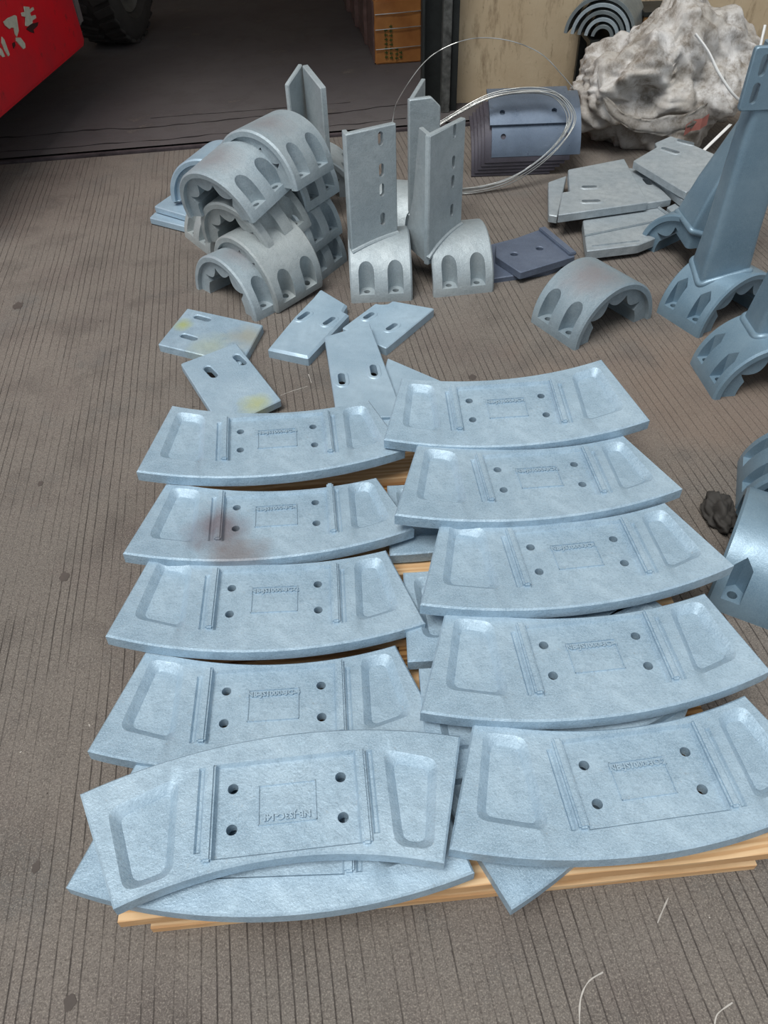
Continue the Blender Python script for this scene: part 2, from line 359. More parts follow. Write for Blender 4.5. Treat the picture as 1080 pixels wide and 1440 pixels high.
SLABS = {
    'A': {'loc': [-0.5627, 2.2867, 0.028], 'rot': [0.0, -0.0, -0.433], 'poly': [[-0.1773, 0.1167], [0.1337, 0.1167], [0.1841, -0.1172], [-0.1405, -0.1162]], 'th': 0.028, 'slots': [[-0.1136, 0.0806, -0.0661, 0.0775, 0.011], [-0.0899, -0.0393, -0.0435, -0.0423, 0.011]]},
    'B': {'loc': [-0.464, 1.9763, 0.0498], 'rot': [0.0598, -0.0, 0.5697], 'poly': [[-0.0871, 0.171], [0.1098, 0.171], [0.0921, -0.1639], [-0.1148, -0.1782]], 'th': 0.025, 'slots': [[-0.0264, 0.101, -0.0245, 0.0595, 0.012], [0.0781, 0.1052, 0.0805, 0.0657, 0.012]]},
    'C': {'loc': [-0.1839, 2.3437, 0.035], 'rot': [0.0, -0.0, -0.8513], 'poly': [[-0.1679, 0.1261], [-0.0184, 0.1261], [0.0053, 0.0858], [0.0347, 0.0884], [0.1412, -0.1809], [0.0052, -0.2454]], 'th': 0.035, 'slots': [[-0.061, -0.0549, -0.0692, -0.0148, 0.01], [0.0273, -0.0125, 0.0206, 0.0257, 0.01]]},
    'D': {'loc': [-0.0637, 2.0069, 0.0526], 'rot': [0.0436, 0.0, 0.4576], 'poly': [[-0.0157, 0.216], [0.1503, 0.216], [0.0213, -0.2582], [-0.1559, -0.1737]], 'th': 0.03, 'slots': [[-0.0584, 0.0008, -0.0707, -0.032, 0.011], [0.0486, -0.0068, 0.0358, -0.0419, 0.011]]},
    'E': {'loc': [0.0326, 2.3764, 0.03], 'rot': [-0.0, 0.0, 0.9175], 'poly': [[-0.1573, 0.0703], [0.0348, 0.0703], [0.0389, 0.0508], [0.0547, 0.0311], [0.0822, 0.029], [0.1212, -0.124], [-0.1744, -0.1276]], 'th': 0.03, 'slots': [[-0.0626, 0.0395, -0.0324, 0.0367, 0.01], [-0.0773, -0.0681, -0.0448, -0.0712, 0.01]]},
    'F': {'loc': [0.0876, 1.8718, 0.03], 'rot': [-0.0, 0.0, -0.6964], 'poly': [[-0.1932, 0.1425], [0.056, 0.1425], [0.1543, -0.1191], [-0.0171, -0.1659]], 'th': 0.03, 'slots': []},
    'K1': {'loc': [0.5795, 2.7516, 0.05], 'rot': [0.0, -0.0, 0.5577], 'poly': [[-0.0618, 0.1067], [0.1793, 0.1067], [0.1227, -0.1392], [-0.1235, -0.1127], [-0.1167, 0.0385]], 'th': 0.028, 'slots': [[-0.0499, 0.01, -0.0496, 0.0099, 0.014], [0.058, -0.013, 0.0582, -0.0132, 0.014]]},
    'K2': {'loc': [0.5673, 2.7528, 0.02], 'rot': [0.0, -0.0, 0.4096], 'poly': [[-0.0648, 0.1574], [0.1028, 0.1574], [0.1069, -0.111], [0.04, -0.1252], [-0.1849, -0.0786]], 'th': 0.02, 'slots': []},
    'P1': {'loc': [0.9049, 3.1889, 0.1], 'rot': [-0.0, -0.0, 0.3413], 'poly': [[0.019, 0.1969], [0.3035, 0.1969], [0.1379, -0.2218], [-0.2458, -0.1747], [-0.1235, 0.0035], [-0.0911, -0.0007]], 'th': 0.032, 'slots': [[-0.0158, 0.008, 0.023, -0.006, 0.011], [-0.0886, -0.1109, -0.0381, -0.1304, 0.011]]},
    'P2': {'loc': [0.7745, 3.2049, 0.06], 'rot': [-0.0, -0.0, 0.5786], 'poly': [[0.0783, 0.1267], [0.1886, 0.1267], [-0.1242, -0.1423], [-0.1427, -0.1111]], 'th': 0.03, 'slots': []},
    'P3': {'loc': [1.0139, 2.8867, 0.0571], 'rot': [0.0217, -0.0, 0.2894], 'poly': [[-0.1388, 0.1344], [0.2089, 0.1344], [0.2122, -0.0511], [-0.0364, -0.1214], [-0.246, -0.0963]], 'th': 0.035, 'slots': []},
    'P4': {'loc': [1.1513, 3.2228, 0.09], 'rot': [0.0, -0.0, -0.2209], 'poly': [[-0.0749, 0.1643], [-0.0117, 0.1643], [0.0999, -0.1365], [-0.0134, -0.1921]], 'th': 0.028, 'slots': [[0.0048, 0.0515, 0.0176, 0.0087, 0.012]]},
    'P5': {'loc': [1.2826, 3.3264, 0.1448], 'rot': [-0.013, -0.0313, 0.7531], 'poly': [[-0.1012, 0.1243], [0.0842, 0.1243], [0.1171, 0.1548], [0.2258, 0.1417], [0.141, -0.1648], [-0.2385, -0.2066], [-0.2284, -0.1738]], 'th': 0.03, 'slots': [[0.0827, 0.0895, 0.0779, 0.0244, 0.012], [0.1988, 0.0817, 0.1993, 0.0243, 0.012]]},
    'P6': {'loc': [1.2886, 3.2822, 0.1089], 'rot': [-0.0147, -0.0344, 0.6463], 'poly': [[-0.0432, 0.1651], [0.1022, 0.1651], [0.1329, -0.1476], [-0.192, -0.1826]], 'th': 0.028, 'slots': []},
    'P7': {'loc': [1.3003, 3.0223, 0.07], 'rot': [0.0, -0.0, 0.639], 'poly': [[-0.0721, 0.0777], [0.1977, 0.0777], [0.0197, -0.0833], [-0.1454, -0.072]], 'th': 0.03, 'slots': [[-0.0747, 0.0182, -0.0743, 0.0178, 0.012]]},
    'Q1': {'loc': [-0.8055, 3.2726, 0.06], 'rot': [0.0, -0.0, 1.1376], 'poly': [[-0.0623, 0.1096], [0.0779, 0.1096], [0.0859, -0.094], [-0.1014, -0.1252]], 'th': 0.025, 'slots': [[0.0066, 0.0428, 0.0159, 0.0381, 0.01]]},
    'Q2': {'loc': [-0.8235, 3.1877, 0.03], 'rot': [0.0, -0.0, 1.3122], 'poly': [[-0.0014, 0.1315], [0.0548, 0.1315], [0.0277, -0.1168], [-0.0811, -0.1462]], 'th': 0.025, 'slots': []},
}
ARCS = {
    'L1': {'loc': [-0.2594, 1.4881, 0.2277], 'rot': [0.0142, 0.0399, 0.0965], 'dev': [[-0.0116, 0.0186], [-0.012, -0.013], [-0.0052, -0.0096], [-0.018, 0.0]]},
    'L2': {'loc': [-0.2483, 1.2452, 0.1995], 'rot': [-0.0351, 0.0366, 0.0747], 'dev': [[-0.0033, 0.0043], [-0.0139, -0.0302], [-0.0024, -0.0118], [-0.0192, 0.0031]]},
    'L3': {'loc': [-0.2366, 1.0102, 0.1875], 'rot': [-0.0208, 0.0446, 0.0449], 'dev': [[-0.0135, 0.0148], [-0.012, -0.0129], [-0.0033, 0.0032], [-0.0199, -0.0033]]},
    'L4': {'loc': [-0.2244, 0.7741, 0.165], 'rot': [-0.0364, 0.032, 0.0474], 'dev': [[-0.0019, 0.0084], [-0.0127, -0.0175], [-0.0021, 0.0058], [-0.018, 0.0]]},
    'L5': {'loc': [-0.1801, 0.5602, 0.208], 'rot': [0.0049, -0.001, -3.0659], 'dev': [[0.0115, -0.0079], [0.0106, 0.0023], [0.0221, -0.0014], [0.0197, 0.0288]]},
    'R1': {'loc': [0.318, 1.527, 0.2648], 'rot': [0.0733, -0.0189, 0.0219], 'dev': [[0.0, 0.0], [0.0171, 0.0218], [0.0153, -0.0066], [0.0045, -0.0013]]},
    'R2': {'loc': [0.3617, 1.2933, 0.2432], 'rot': [-0.0179, 0.0227, 0.0685], 'dev': [[-0.0061, 0.017], [-0.0182, -0.013], [-0.0169, -0.0131], [-0.0196, 0.0052]]},
    'R3': {'loc': [0.4043, 1.0655, 0.2266], 'rot': [-0.0193, 0.0153, 0.0934], 'dev': [[-0.0075, 0.0133], [-0.0152, -0.0103], [-0.0206, -0.0101], [-0.0186, 0.0071]]},
    'R4': {'loc': [0.3924, 0.8253, 0.21], 'rot': [-0.0261, 0.0047, 0.0762], 'dev': [[-0.009, 0.0084], [0.0079, -0.0166], [-0.0194, -0.0029], [-0.02, 0.007]]},
    'R5': {'loc': [0.4236, 0.5883, 0.1929], 'rot': [-0.0318, 0.0086, 0.1031], 'dev': [[-0.0067, 0.0093], [-0.012, -0.0099], [-0.0208, 0.0069], [-0.02, 0.007]]},
    'L6': {'loc': [-0.206, 0.535, 0.162], 'rot': [0, 0, -0.002], 'dev': [[0, 0], [0, 0], [0, 0], [0, 0]]},
    'U1': {'loc': [0.3717, 0.6464, 0.15], 'rot': [0.0, 0.0, 0.7992], 'dev': [[0, 0], [0, 0], [0, 0], [0, 0]]},
}
COIL_SHIFT = 0.35
# ------------------------------------------------------------------ the setting
JA = Vector((-1.852, 3.9986)); JB = Vector((-0.1084, 4.2083)); JD = (JB - JA).normalized(); JN = Vector((-JD.y, JD.x))
def jy(x): return JA.y + (x - JA.x) * JD.y / JD.x
bm = bmesh.new()
bm.faces.new([bm.verts.new(p) for p in ((-6, -2.5, 0), (6, -2.5, 0), (6, jy(6) - .045, 0), (-6, jy(-6) - .045, 0))])
struct(obj('floor', bm, M_floor))
bm = bmesh.new()
bm.faces.new([bm.verts.new(p) for p in ((-6, jy(-6) + .045, 0), (6, jy(6) + .045, 0), (6, 12, 0), (-6, 12, 0))])
struct(obj('floor', bm, M_floor_in))
rz = math.atan2(JD.y, JD.x); mid = JA + JD * 1.85
bm = bmesh.new(); box(bm, (mid.x, mid.y, -.035), (12, .30, .04), rz); struct(obj('trim_1', bm, M_gap))
bm = bmesh.new(); box(bm, (mid.x, mid.y, -.006), (12, .030, .018), rz, .003); struct(obj('trim_2', bm, M_railsteel))
# cracks running along the sill of rough concrete
for k, (off, x0, x1, amp, w) in enumerate(((.34, -2.4, .28, .05, .008), (.13, -2.2, .2, .03, .006), (.47, -1.2, -.1, .03, .004))):
    bm = bmesh.new(); a = []; b = []
    n = 90
    for i in range(n + 1):
        x = x0 + (x1 - x0) * i / n; y = jy(x) + off + amp * (noise.noise((x * 2.2, k * 5, 0)) + .5 * noise.noise((x * 9, k, 3)))
        ww = w * max(.12, .6 + .9 * noise.noise((x * 7, 3 + k, 1)))
        a.append(bm.verts.new((x, y - ww, .0012))); b.append(bm.verts.new((x, y + ww, .0012)))
    for i in range(n): bm.faces.new((a[i], a[i + 1], b[i + 1], b[i]))
    o = obj('trim_%d' % (3 + k), bm, M_gap); struct(o)
bm = bmesh.new(); box(bm, (3.24, 4.68, 2.1), (5.5, .16, 4.2)); struct(obj('wall_back', bm, M_wall))
bm = bmesh.new(); box(bm, (0, 4.68, 7.2), (12, .16, 6.0)); struct(obj('added_shade_front', bm, M_wall))  # unseen upper building front, added to block light from the far side
bm = bmesh.new(); box(bm, (0, 4.02, 4.0), (12, 1.16, .10)); struct(obj('added_shade_canopy', bm, M_wall))  # invented canopy out of view, added only to dim the far floor
bm = bmesh.new(); box(bm, (0, 8.4, 4.28), (12, 7.2, .12)); struct(obj('added_shade_ceiling', bm, M_wall))  # unseen ceiling, added so the floor past the joint falls into shade
bm = bmesh.new(); box(bm, (-6.06, 8.3, 2.1), (.12, 7.4, 4.2)); struct(obj('wall_left', bm, M_wall))
bm = bmesh.new(); box(bm, (0, 12.06, 2.1), (12, .12, 4.2)); struct(obj('wall_far', bm, M_wall))
# steel door post: an I-section with two flanges
post = thing('door_post', 'dark steel door post standing at the left end of the tan wall', 'post', (.385, 4.52, 0))
bm = bmesh.new(); box(bm, (-.035, .03, 2.1), (.10, .012, 4.2)); obj('web', bm, M_jamb, post)
bm = bmesh.new(); box(bm, (-.09, 0, 2.1), (.014, .12, 4.2), bev=.002); obj('flange', bm, M_jamb, post)
bm = bmesh.new(); box(bm, (.03, -.005, 2.1), (.045, .13, 4.2), bev=.003); obj('flange', bm, M_jamb_l, post)
bm = bmesh.new(); box(bm, (.075, .01, 2.1), (.035, .10, 4.2), bev=.003); obj('edge_bar', bm, M_jamb, post)

# ------------------------------------------------------------------ arc shaped liner plates
XI, YI, XO, YO = .2557, .1355, .3294, -.0826
TXT = ['NB-JS1000-3C-1', 'NB-JS1000-3C-2', 'NB-JS1000-3C-4', 'NB-JS3C-14I']
def arc_plate(key, label, mat=None, detail=True, th=.030, group='arc-shaped liner plates on the pallet', text=None):
    d = ARCS[key]; mat = mat or M_blue
    il, ir, ol, orr = [Vector(p) + Vector(q) for p, q in zip(((-XI, YI), (XI, YI), (-XO, YO), (XO, YO)), d['dev'])]
    def sag(a, b, s, n):  # points from a to b bowed by s towards -y
        ax = (b - a); nn = Vector((ax.y, -ax.x)).normalized(); out = []
        Rr = (ax.length ** 2 / 4 + s * s) / (2 * s)
        for i in range(n + 1):
            t = i / n; x = (t - .5) * ax.length; out.append(tuple(a + ax * t + nn * (math.sqrt(Rr * Rr - x * x) - (Rr - s))))
        return out
    outline = sag(ol, orr, .054, 26) + sag(ir, il, -.042, 22)[::1] if False else sag(ol, orr, .054, 26) + list(reversed(sag(il, ir, .042, 22)))
    def warp(p):
        x, y = p; w = min(1, max(0, (abs(x) - .13) / .13)); t = min(1, max(0, (y - YO) / (YI - YO)))
        A, B = (d['dev'][0], d['dev'][2]) if x < 0 else (d['dev'][1], d['dev'][3])
        return (x + w * (A[0] * t + B[0] * (1 - t)), y + w * (A[1] * t + B[1] * (1 - t)))
    t = thing('arc_liner_plate', label, 'liner plate', d['loc'], d['rot'], group)
    loops = []; holes = []
    if True:
        for sx in (-1, 1):
            tr = [(sx * x, y) for x, y in ((.2430, .112), (.1755, .096), (.1755, -.075), (.2800, -.043))]
            tr = [warp(p) for p in ccw(tr)]
            o1 = rounded(tr, .020, 4); i1 = rounded(inset(tr, .0155), .014, 4)
            loops += [(o1, 0.0), (rounded(inset(tr, .0025), .019, 4), -.0018), (i1, -.0145)]
            g = [(sx * .1385, .070), (sx * .1495, .070), (sx * .1495, -.076), (sx * .1385, -.076)]
            loops += [(ccw(g), 0.0), (inset(g, .0034), -.0045)]
        ymax = min(.084, min(y for x, y in outline if abs(x) < .125 and y > 0) - .0075)
        rc = [(-.1205, ymax), (.1205, ymax), (.1205, -.079), (-.1205, -.079)]
        loops += [(ccw(rc), 0.0), (inset(rc, .0045), -.0070)]
        for hx in (-.0912, .0912):
            for hy in (.035, -.035): holes.append((circle(hx, hy, .0092, 20), -.0070))
    body = obj('body', plate_bm(outline, th, loops, holes, .0035), mat, t, 28)
    if detail:
        for sx in (-1, 1):
            bm = bmesh.new(); box(bm, (sx * .1280, .0045, .0005), (.0160, .163, .0170), bev=.0034); obj('rib', bm, mat, t)
        bm = bmesh.new()
        fr = [(-.0475, .0325), (.0475, .0325), (.0475, -.0345), (-.0475, -.0345)]
        for a, b in zip(fr, fr[1:] + fr[:1]):
            c = ((a[0] + b[0]) / 2, (a[1] + b[1]) / 2, -.0062); box(bm, c, (abs(a[0] - b[0]) + .0022, abs(a[1] - b[1]) + .0022, .0036), bev=.0006)
        obj('nameplate_border', bm, mat, t)
        if text:
            me = text_mesh(text, .0150, .0020); o = link('lettering', me, mat, t); o.location = (0, .0220, -.0056)
    else:
        for sx in (-1, 1):
            bm = bmesh.new(); box(bm, (sx * .1280, .0045, .0005), (.0160, .163, .0170), bev=.0034); obj('rib', bm, mat, t)
    return t
N1 = 'light blue-grey arc-shaped liner plate '
arc_plate('R1', N1 + 'at the far end of the right-hand row, tilted up', text=TXT[0])
arc_plate('R2', N1 + 'second from the far end of the right-hand row', text=TXT[1])
arc_plate('R3', N1 + 'in the middle of the right-hand row', text=TXT[0])
arc_plate('R4', N1 + 'second from the front of the right-hand row', text=TXT[2])
arc_plate('R5', N1 + 'at the front right corner over the pallet edge', text=TXT[1])
arc_plate('L1', N1 + 'at the far end of the left-hand row', text=TXT[2])
arc_plate('L2', 'arc-shaped liner plate with brown stains, second from far end of left row', mat=M_stained, text=TXT[0])
arc_plate('L3', N1 + 'in the middle of the left-hand row', text=TXT[1])
arc_plate('L4', N1 + 'partly under the reversed front plate of the left row', text=TXT[2])
arc_plate('L5', 'reversed arc-shaped liner plate lying on top at the front left, arch upward', text=TXT[3])
arc_plate('L6', 'lowest liner plate at front left, mostly hidden under the reversed plate', text=None)
ARCS['U1']['loc'] = [.349, .696, .137]
arc_plate('U1', 'hidden liner plate, its corner jutting out under the front right plate', detail=False, group=None)
for k, (x, y, yaw, lab) in enumerate(((.010, 1.383, .32, 'hidden under-layer plate tip showing between the rows, farthest from viewer'),
                                     (.0366, 1.084, .32, 'hidden under-layer plate tip showing between the rows beside the middle right plate'),
                                     (.0563, .838, .34, 'hidden under-layer plate tip showing low between the rows near the front'))):
    v = Matrix.Rotation(yaw, 2) @ Vector((-XI, YI))
    ARCS['W%d' % k] = dict(loc=[x - v.x, y - v.y, .145 if k == 0 else .165], rot=[0, 0, yaw], dev=[[0, 0]] * 4)
    arc_plate('W%d' % k, lab, detail=False, group=None, mat=M_blue)

# ------------------------------------------------------------------ pallet
py0 = math.atan2(.066, 1.071)
pal = thing('wooden_pallet', 'rough pine pallet under the blue liner plates', 'pallet', (-.458, .414, 0), (0, 0, py0))
boards = [(0, .10), (.165, .10), (.335, .10), (.50, .105), (.68, .10), (.86, .09), (1.0, .10)]
for k, (y, w) in enumerate(boards):
    bm = bmesh.new(); L = 1.10 + (.015 if k % 2 else 0); n = 18
    secs = []
    for i in range(n + 1):
        x = L * i / n; a = .004 * noise.noise((x * 3, k * 7, 0)); b = .004 * noise.noise((x * 3, k * 7, 5))
        secs.append([(x, y + a, .084), (x, y + w + b, .084), (x, y + w + b, .107), (x, y + a, .107)])
    loft(bm, secs); obj('deck_board', bm, M_wood if k else M_wood, pal)
for k, (x, w) in enumerate(((0.03, .09), (.51, .09), (1.0, .09))):
    bm = bmesh.new(); box(bm, (x + w / 2, .56, .0745), (w, 1.08, .017), bev=.001); obj('cross_board', bm, M_wood_d, pal)
    for y in (.05, .55, 1.05):
        bm = bmesh.new(); box(bm, (x + w / 2, y + (.045 if y < .1 else 0), .042), (w, .09, .044), bev=.002); obj('block', bm, M_wood_d, pal)
for y in (.058, .545, 1.03):
    bm = bmesh.new(); box(bm, (.565, y, .010), (1.07, .09, .020), bev=.001); obj('base_board', bm, M_wood, pal)

# ------------------------------------------------------------------ small flat scrap plates
def scrap(key, name, label, mat, cat='plate', group=None, patches=False, bevel=.003, ridges=()):
    d = SLABS[key]; t = thing(name, label, cat, d['loc'], d['rot'], group)
    outline = rounded(d['poly'], .006, 2); loops = []; holes = []
    for x1, y1, x2, y2, r in d['slots']:
        holes.append((stadium(x1, y1, x2, y2, r), 0.0 if not patches else .0025))
        if patches: 
            loops += [(stadium(x1, y1, x2, y2, r + .012), 0.0), (stadium(x1, y1, x2, y2, r + .009), .0025)]
    if not patches:
        holes2 = []
        for (x1, y1, x2, y2, r) in d['slots']:
            loops.append((stadium(x1, y1, x2, y2, r + .003), 0.0)); holes2.append((stadium(x1, y1, x2, y2, r), -.003))
        holes = holes2
    obj('body', plate_bm(outline, d['th'], loops, holes, bevel), mat, t, 28)
    for (x0, y0, x1, y1, w, h) in ridges:
        bm = bmesh.new(); L = math.hypot(x1 - x0, y1 - y0); box(bm, ((x0 + x1) / 2, (y0 + y1) / 2, h / 2 - .001), (L, w, h + .002), math.atan2(y1 - y0, x1 - x0), min(.003, h * .4)); obj('ridge', bm, mat, t)
    return t
G1 = 'small slotted blade plates on the concrete'
scrap('A', 'blade_plate', 'yellow-smeared slotted plate lying flat, farthest left on the floor', M_yellow, group=G1)
scrap('B', 'blade_plate', 'square slotted plate resting on the yellow-smeared plate, behind the left row', M_yellow2, group=G1)
scrap('C', 'blade_plate', 'slotted plate with a sloping front edge, between saddle stack and left upright bracket', M_blue_clean, group=G1, patches=True, bevel=.008)
scrap('D', 'blade_plate', 'slotted plate resting across two others, near the right end of the left row', M_blue_clean, group=G1, patches=True)
scrap('E', 'blade_plate', 'notched slotted plate lying flat right in front of the left upright bracket', M_blue_clean, group=G1, patches=True)
scrap('F', 'blade_plate', 'plain plate corner showing behind the far right liner plate', M_blue_clean, group=G1)
scrap('K2', 'wear_plate', 'thin dark plate lying under the dark pentagonal plate', M_dark)
scrap('K1', 'wear_plate', 'dark slate pentagonal plate with two holes and a raised edge bar', M_dark, ridges=[(.168, .10, .118, -.132, .030, .012)])
G2 = 'pale grey plates piled in front of the sack'
scrap('P2', 'scrap_plate', 'pale grey plate mostly hidden, sticking out left under the top slotted plate', M_pale, group=G2)
scrap('P3', 'scrap_plate', 'pale grey plate with raised ridges at the front bottom of the pile', M_pale, group=G2, ridges=[(-.20, .01, .17, -.03 + .05, .008, .007), (-.21, -.07, -.02, -.095, .006, .004), (.205, -.045, .195, .12, .010, .008)])
scrap('P7', 'scrap_plate', 'pale grey plate with one round hole, between pile and blue arms', M_pale, group=G2)
scrap('P4', 'scrap_plate', 'small pale plate wedged beside the front slotted plate, one rusty slot', M_pale, group=G2)
scrap('P1', 'scrap_plate', 'notched pale plate with two slots on top at the pile front', M_pale, group=G2, patches=True)
scrap('P6', 'scrap_plate', 'pale plate directly under the rear notched plate beside the sack', M_pale, group=G2)
scrap('P5', 'scrap_plate', 'rear notched pale plate with two slots leaning against the white sack', M_pale, group=G2, patches=True)
scrap('Q2', 'blade_plate', 'lower blue plate sticking out left of the saddle stack', M_blue_clean)
scrap('Q1', 'blade_plate', 'upper blue plate sticking out left of the saddle stack', M_blue_clean)

# ------------------------------------------------------------------ saddle castings (half-round clamps)
RO, RL, HW = .18, .158, .112
def saddle_mesh(hexa=False, w=HW):
    bm = bmesh.new(); n = 96; rows = []
    for i in range(n + 1):
        th = math.pi * i / n; c, s = math.cos(th), math.sin(th)
        # scalloped bore with pointed notches
        ph = math.degrees(th)
        ri = .138 - .034 * abs(math.sin(R(ph) * 5)) ** .55 if 36 <= ph <= 144 else .106 + (.032 * max(0, 1 - (36 - ph) / 7) if ph < 36 else .032 * max(0, 1 - (ph - 144) / 7))
        prof = [(RO - .006, w), (RL, w), (RL - .003, w - .013), (ri, w - .013), (ri, -w + .013), (RL - .003, -w + .013), (RL, -w), (RO - .006, -w), (RO, -w + .006), (RO, w - .006)]
        rows.append([bm.verts.new((r * c, y, r * s)) for r, y in prof])
    k = len(rows[0])
    for a, b in zip(rows, rows[1:]):
        for j in range(k): bm.faces.new((a[j], a[(j + 1) % k], b[(j + 1) % k], b[j]))
    bm.faces.new(rows[0][::-1]); bm.faces.new(rows[-1])
    bmesh.ops.recalc_face_normals(bm, faces=bm.faces[:])
    me = bpy.data.meshes.new('saddle'); bm.to_mesh(me); bm.free()
    cb = bmesh.new()
    for sx in (-1, 1):
        for y in (-.052, .052):
            if hexa: 
                ring = [(sx * .143 + .5 * 0, y)] ; pts = [(.26, -.021), (.26, .021), (.137, .021), (.119, 0), (.137, -.021)]
            else:
                pts = [(.26, -.028), (.26, .028)] + [(.150 + .028 * math.cos(R(a)), .028 * math.sin(R(a))) for a in range(90, 271, 15)]
            lo = [cb.verts.new((sx * px, y + q, .040 if hexa else .030)) for px, q in pts]; hi = [cb.verts.new((sx * px, y + q, .26)) for px, q in pts]
            m_ = len(pts)
            for j in range(m_): cb.faces.new((lo[j], lo[(j + 1) % m_], hi[(j + 1) % m_], hi[j]))
            cb.faces.new(lo); cb.faces.new(hi)
            hl = [(sx * .154 + .0115 * math.cos(2 * math.pi * a / 16), y + .0115 * math.sin(2 * math.pi * a / 16)) for a in range(16)]
            lo = [cb.verts.new((x_, y_, -.02)) for x_, y_ in hl]; hi = [cb.verts.new((x_, y_, .040)) for x_, y_ in hl]
            for j in range(16): cb.faces.new((lo[j], lo[(j + 1) % 16], hi[(j + 1) % 16], hi[j]))
            cb.faces.new(lo); cb.faces.new(hi)
    bmesh.ops.recalc_face_normals(cb, faces=cb.faces[:])
    cm = bpy.data.meshes.new('cut'); cb.to_mesh(cm); cb.free()
    out = boolean(me, cm)
    for p in out.polygons: p.use_smooth = True
    out.set_sharp_from_angle(angle=R(30)); out.materials.clear()
    return out
ME_ROUND = saddle_mesh(False); ME_HEX = saddle_mesh(True, .10)
def with_mat(me, mat): c = me.copy(); c.materials.clear(); c.materials.append(mat); return c
MC = {}
def saddle_me(hexa, mat):
    k = (hexa, mat.name)
    if k not in MC: MC[k] = with_mat(ME_HEX if hexa else ME_ROUND, mat)
    return MC[k]
def saddle(label, loc, rot, mat=None, hexa=False, group='half-round saddle castings stacked on the left'):
    o = bpy.data.objects.new('saddle_casting', saddle_me(hexa, mat or M_saddle)); C.objects.link(o)
    o.location = loc; o.rotation_euler = rot; tag(o, label, 'saddle casting', group); return o
D_ = math.radians
Y45 = -44.5
saddle('grey half-round saddle at the bottom front of the stack, on the floor', (-0.472, 2.608, 0.0), (D_(0), D_(0), D_(-45.8)), M_saddle)
saddle('half-round saddle second from the bottom in the front column, leaning right', (-0.394, 2.646, 0.066), (D_(5.1), D_(17.6), D_(-44.9)), M_saddle_b)
saddle('half-round saddle second from the top in the front column of the stack', (-0.424, 2.728, 0.172), (D_(9.6), D_(-6.7), D_(-39.9)), M_saddle_b)
saddle('topmost half-round saddle of the front column', (-0.469, 2.711, 0.298), (D_(13), D_(-11.4), D_(-39.5)), M_saddle)
saddle('half-round saddle at the bottom of the rear column', (-0.315, 2.835, 0.0), (D_(0), D_(0), D_(-33)), M_saddle)
saddle('half-round saddle second from the bottom of the rear column', (-0.327, 2.845, 0.111), (D_(-1.5), D_(0.3), D_(-30.6)), M_saddle)
saddle('half-round saddle third up in the rear column, mostly hidden', (-0.33, 2.916, 0.242), (D_(-1.1), D_(0.3), D_(-32.1)), M_saddle)
saddle('topmost half-round saddle of the rear column, smooth back toward camera', (-0.338, 2.8, 0.358), (D_(0.3), D_(-4.0), D_(-34.3)), M_saddle)
saddle('blue half-round saddle standing left behind the stack, one pocket showing', (-0.645, 3.3, 0.09), (D_(0), D_(-3), D_(-20)), M_blue_clean)
saddle('low half-round saddle at the stack left foot, only its flank visible', (-0.575, 3.105, 0.0), (D_(0), D_(0), D_(35.2)), M_saddle_b)
saddle('rust-tinted half-round saddle lying alone right of the dark plate', (.745, 2.335, 0), (0, 0, D_(31)), M_saddle_r, group=None)

# ------------------------------------------------------------------ upright slotted brackets
def upright(parent, name, p0, p1, z0, z1, th, slots=(), u=.68, chamf=0, mat=None, z1b=None):
    p0, p1 = Vector(p0), Vector(p1); L = (p1 - p0).length; x = (p1 - p0) / L
    pts = [(0, z0), (L, z0), (L, z1 - chamf), (L - chamf, z1), (0, z1)] if chamf else [(0, z0), (L, z0), (L, z1b or z1), (0, z1)]
    holes = []
    for zc in slots: holes.append((stadium(u * L, zc - .013, u * L, zc + .013, .0095), 0))
    # plate axes: X along the wall line, Y up, Z toward the camera side
    ax = Vector((x.x, x.y, 0)); ay = Vector((0, 0, 1)); az = ax.cross(ay)
    mt = Matrix((ax, ay, az)).transposed().to_4x4(); mt.translation = Vector((p0.x, p0.y, 0)) - parent.location
    return obj(name, plate_bm(rounded(pts, .006, 2), th, [], holes, .004, mt), mat, parent, 30)
def bracket(label, c, yaw, p0, p1, ztop, slots, fl=None, mat=None, u=.68, z0=.10, chamf=0, group='upright slotted brackets'):
    t = thing('slotted_bracket', label, 'bracket', (c[0], c[1], 0), (0, 0, 0), group); mat = mat or M_grey
    b = link('saddle_base', saddle_me(False, mat), None, t); b.rotation_euler = (0, 0, yaw)
    upright(t, 'upright_plate', p0, p1, z0, ztop, .018, slots, u, chamf, mat)
    if fl:
        q0, q1t, q1b = [Vector(q) for q in fl]      # root line, tip at the top, tip at the bottom
        bm = bmesh.new(); o = Vector((c[0], c[1]))
        d = (q1t - q0).normalized(); nn = Vector((-d.y, d.x)) * .008
        sec = []
        for z, q in ((z0, q1b), (ztop * .55, (q1b * .35 + q1t * .65)), (ztop - .003, q1t)):
            a, b_ = q0 - o, q - o; sec.append([(a.x - nn.x, a.y - nn.y, z), (b_.x - nn.x, b_.y - nn.y, z), (b_.x + nn.x, b_.y + nn.y, z), (a.x + nn.x, a.y + nn.y, z)])
        loft(bm, sec); bmesh.ops.bevel(bm, geom=bm.edges[:], offset=.002, segments=1, affect='EDGES')
        obj('side_flange', bm, mat, t)
    # weld fillet where the plate meets the saddle
    bm = bmesh.new(); n = 14; pts = []
    cy, sy = math.cos(-yaw), math.sin(-yaw); cc = Vector(c)
    for i in range(n + 1):
        q = Vector(p0).lerp(Vector(p1), i / n) - cc; xl = q.x * cy - q.y * sy
        pts.append((q.x, q.y, math.sqrt(max(0, RO * RO - xl * xl)) - .001))
    tube(bm, pts, .009, 8); obj('weld', bm, mat, t, 40)
    return t
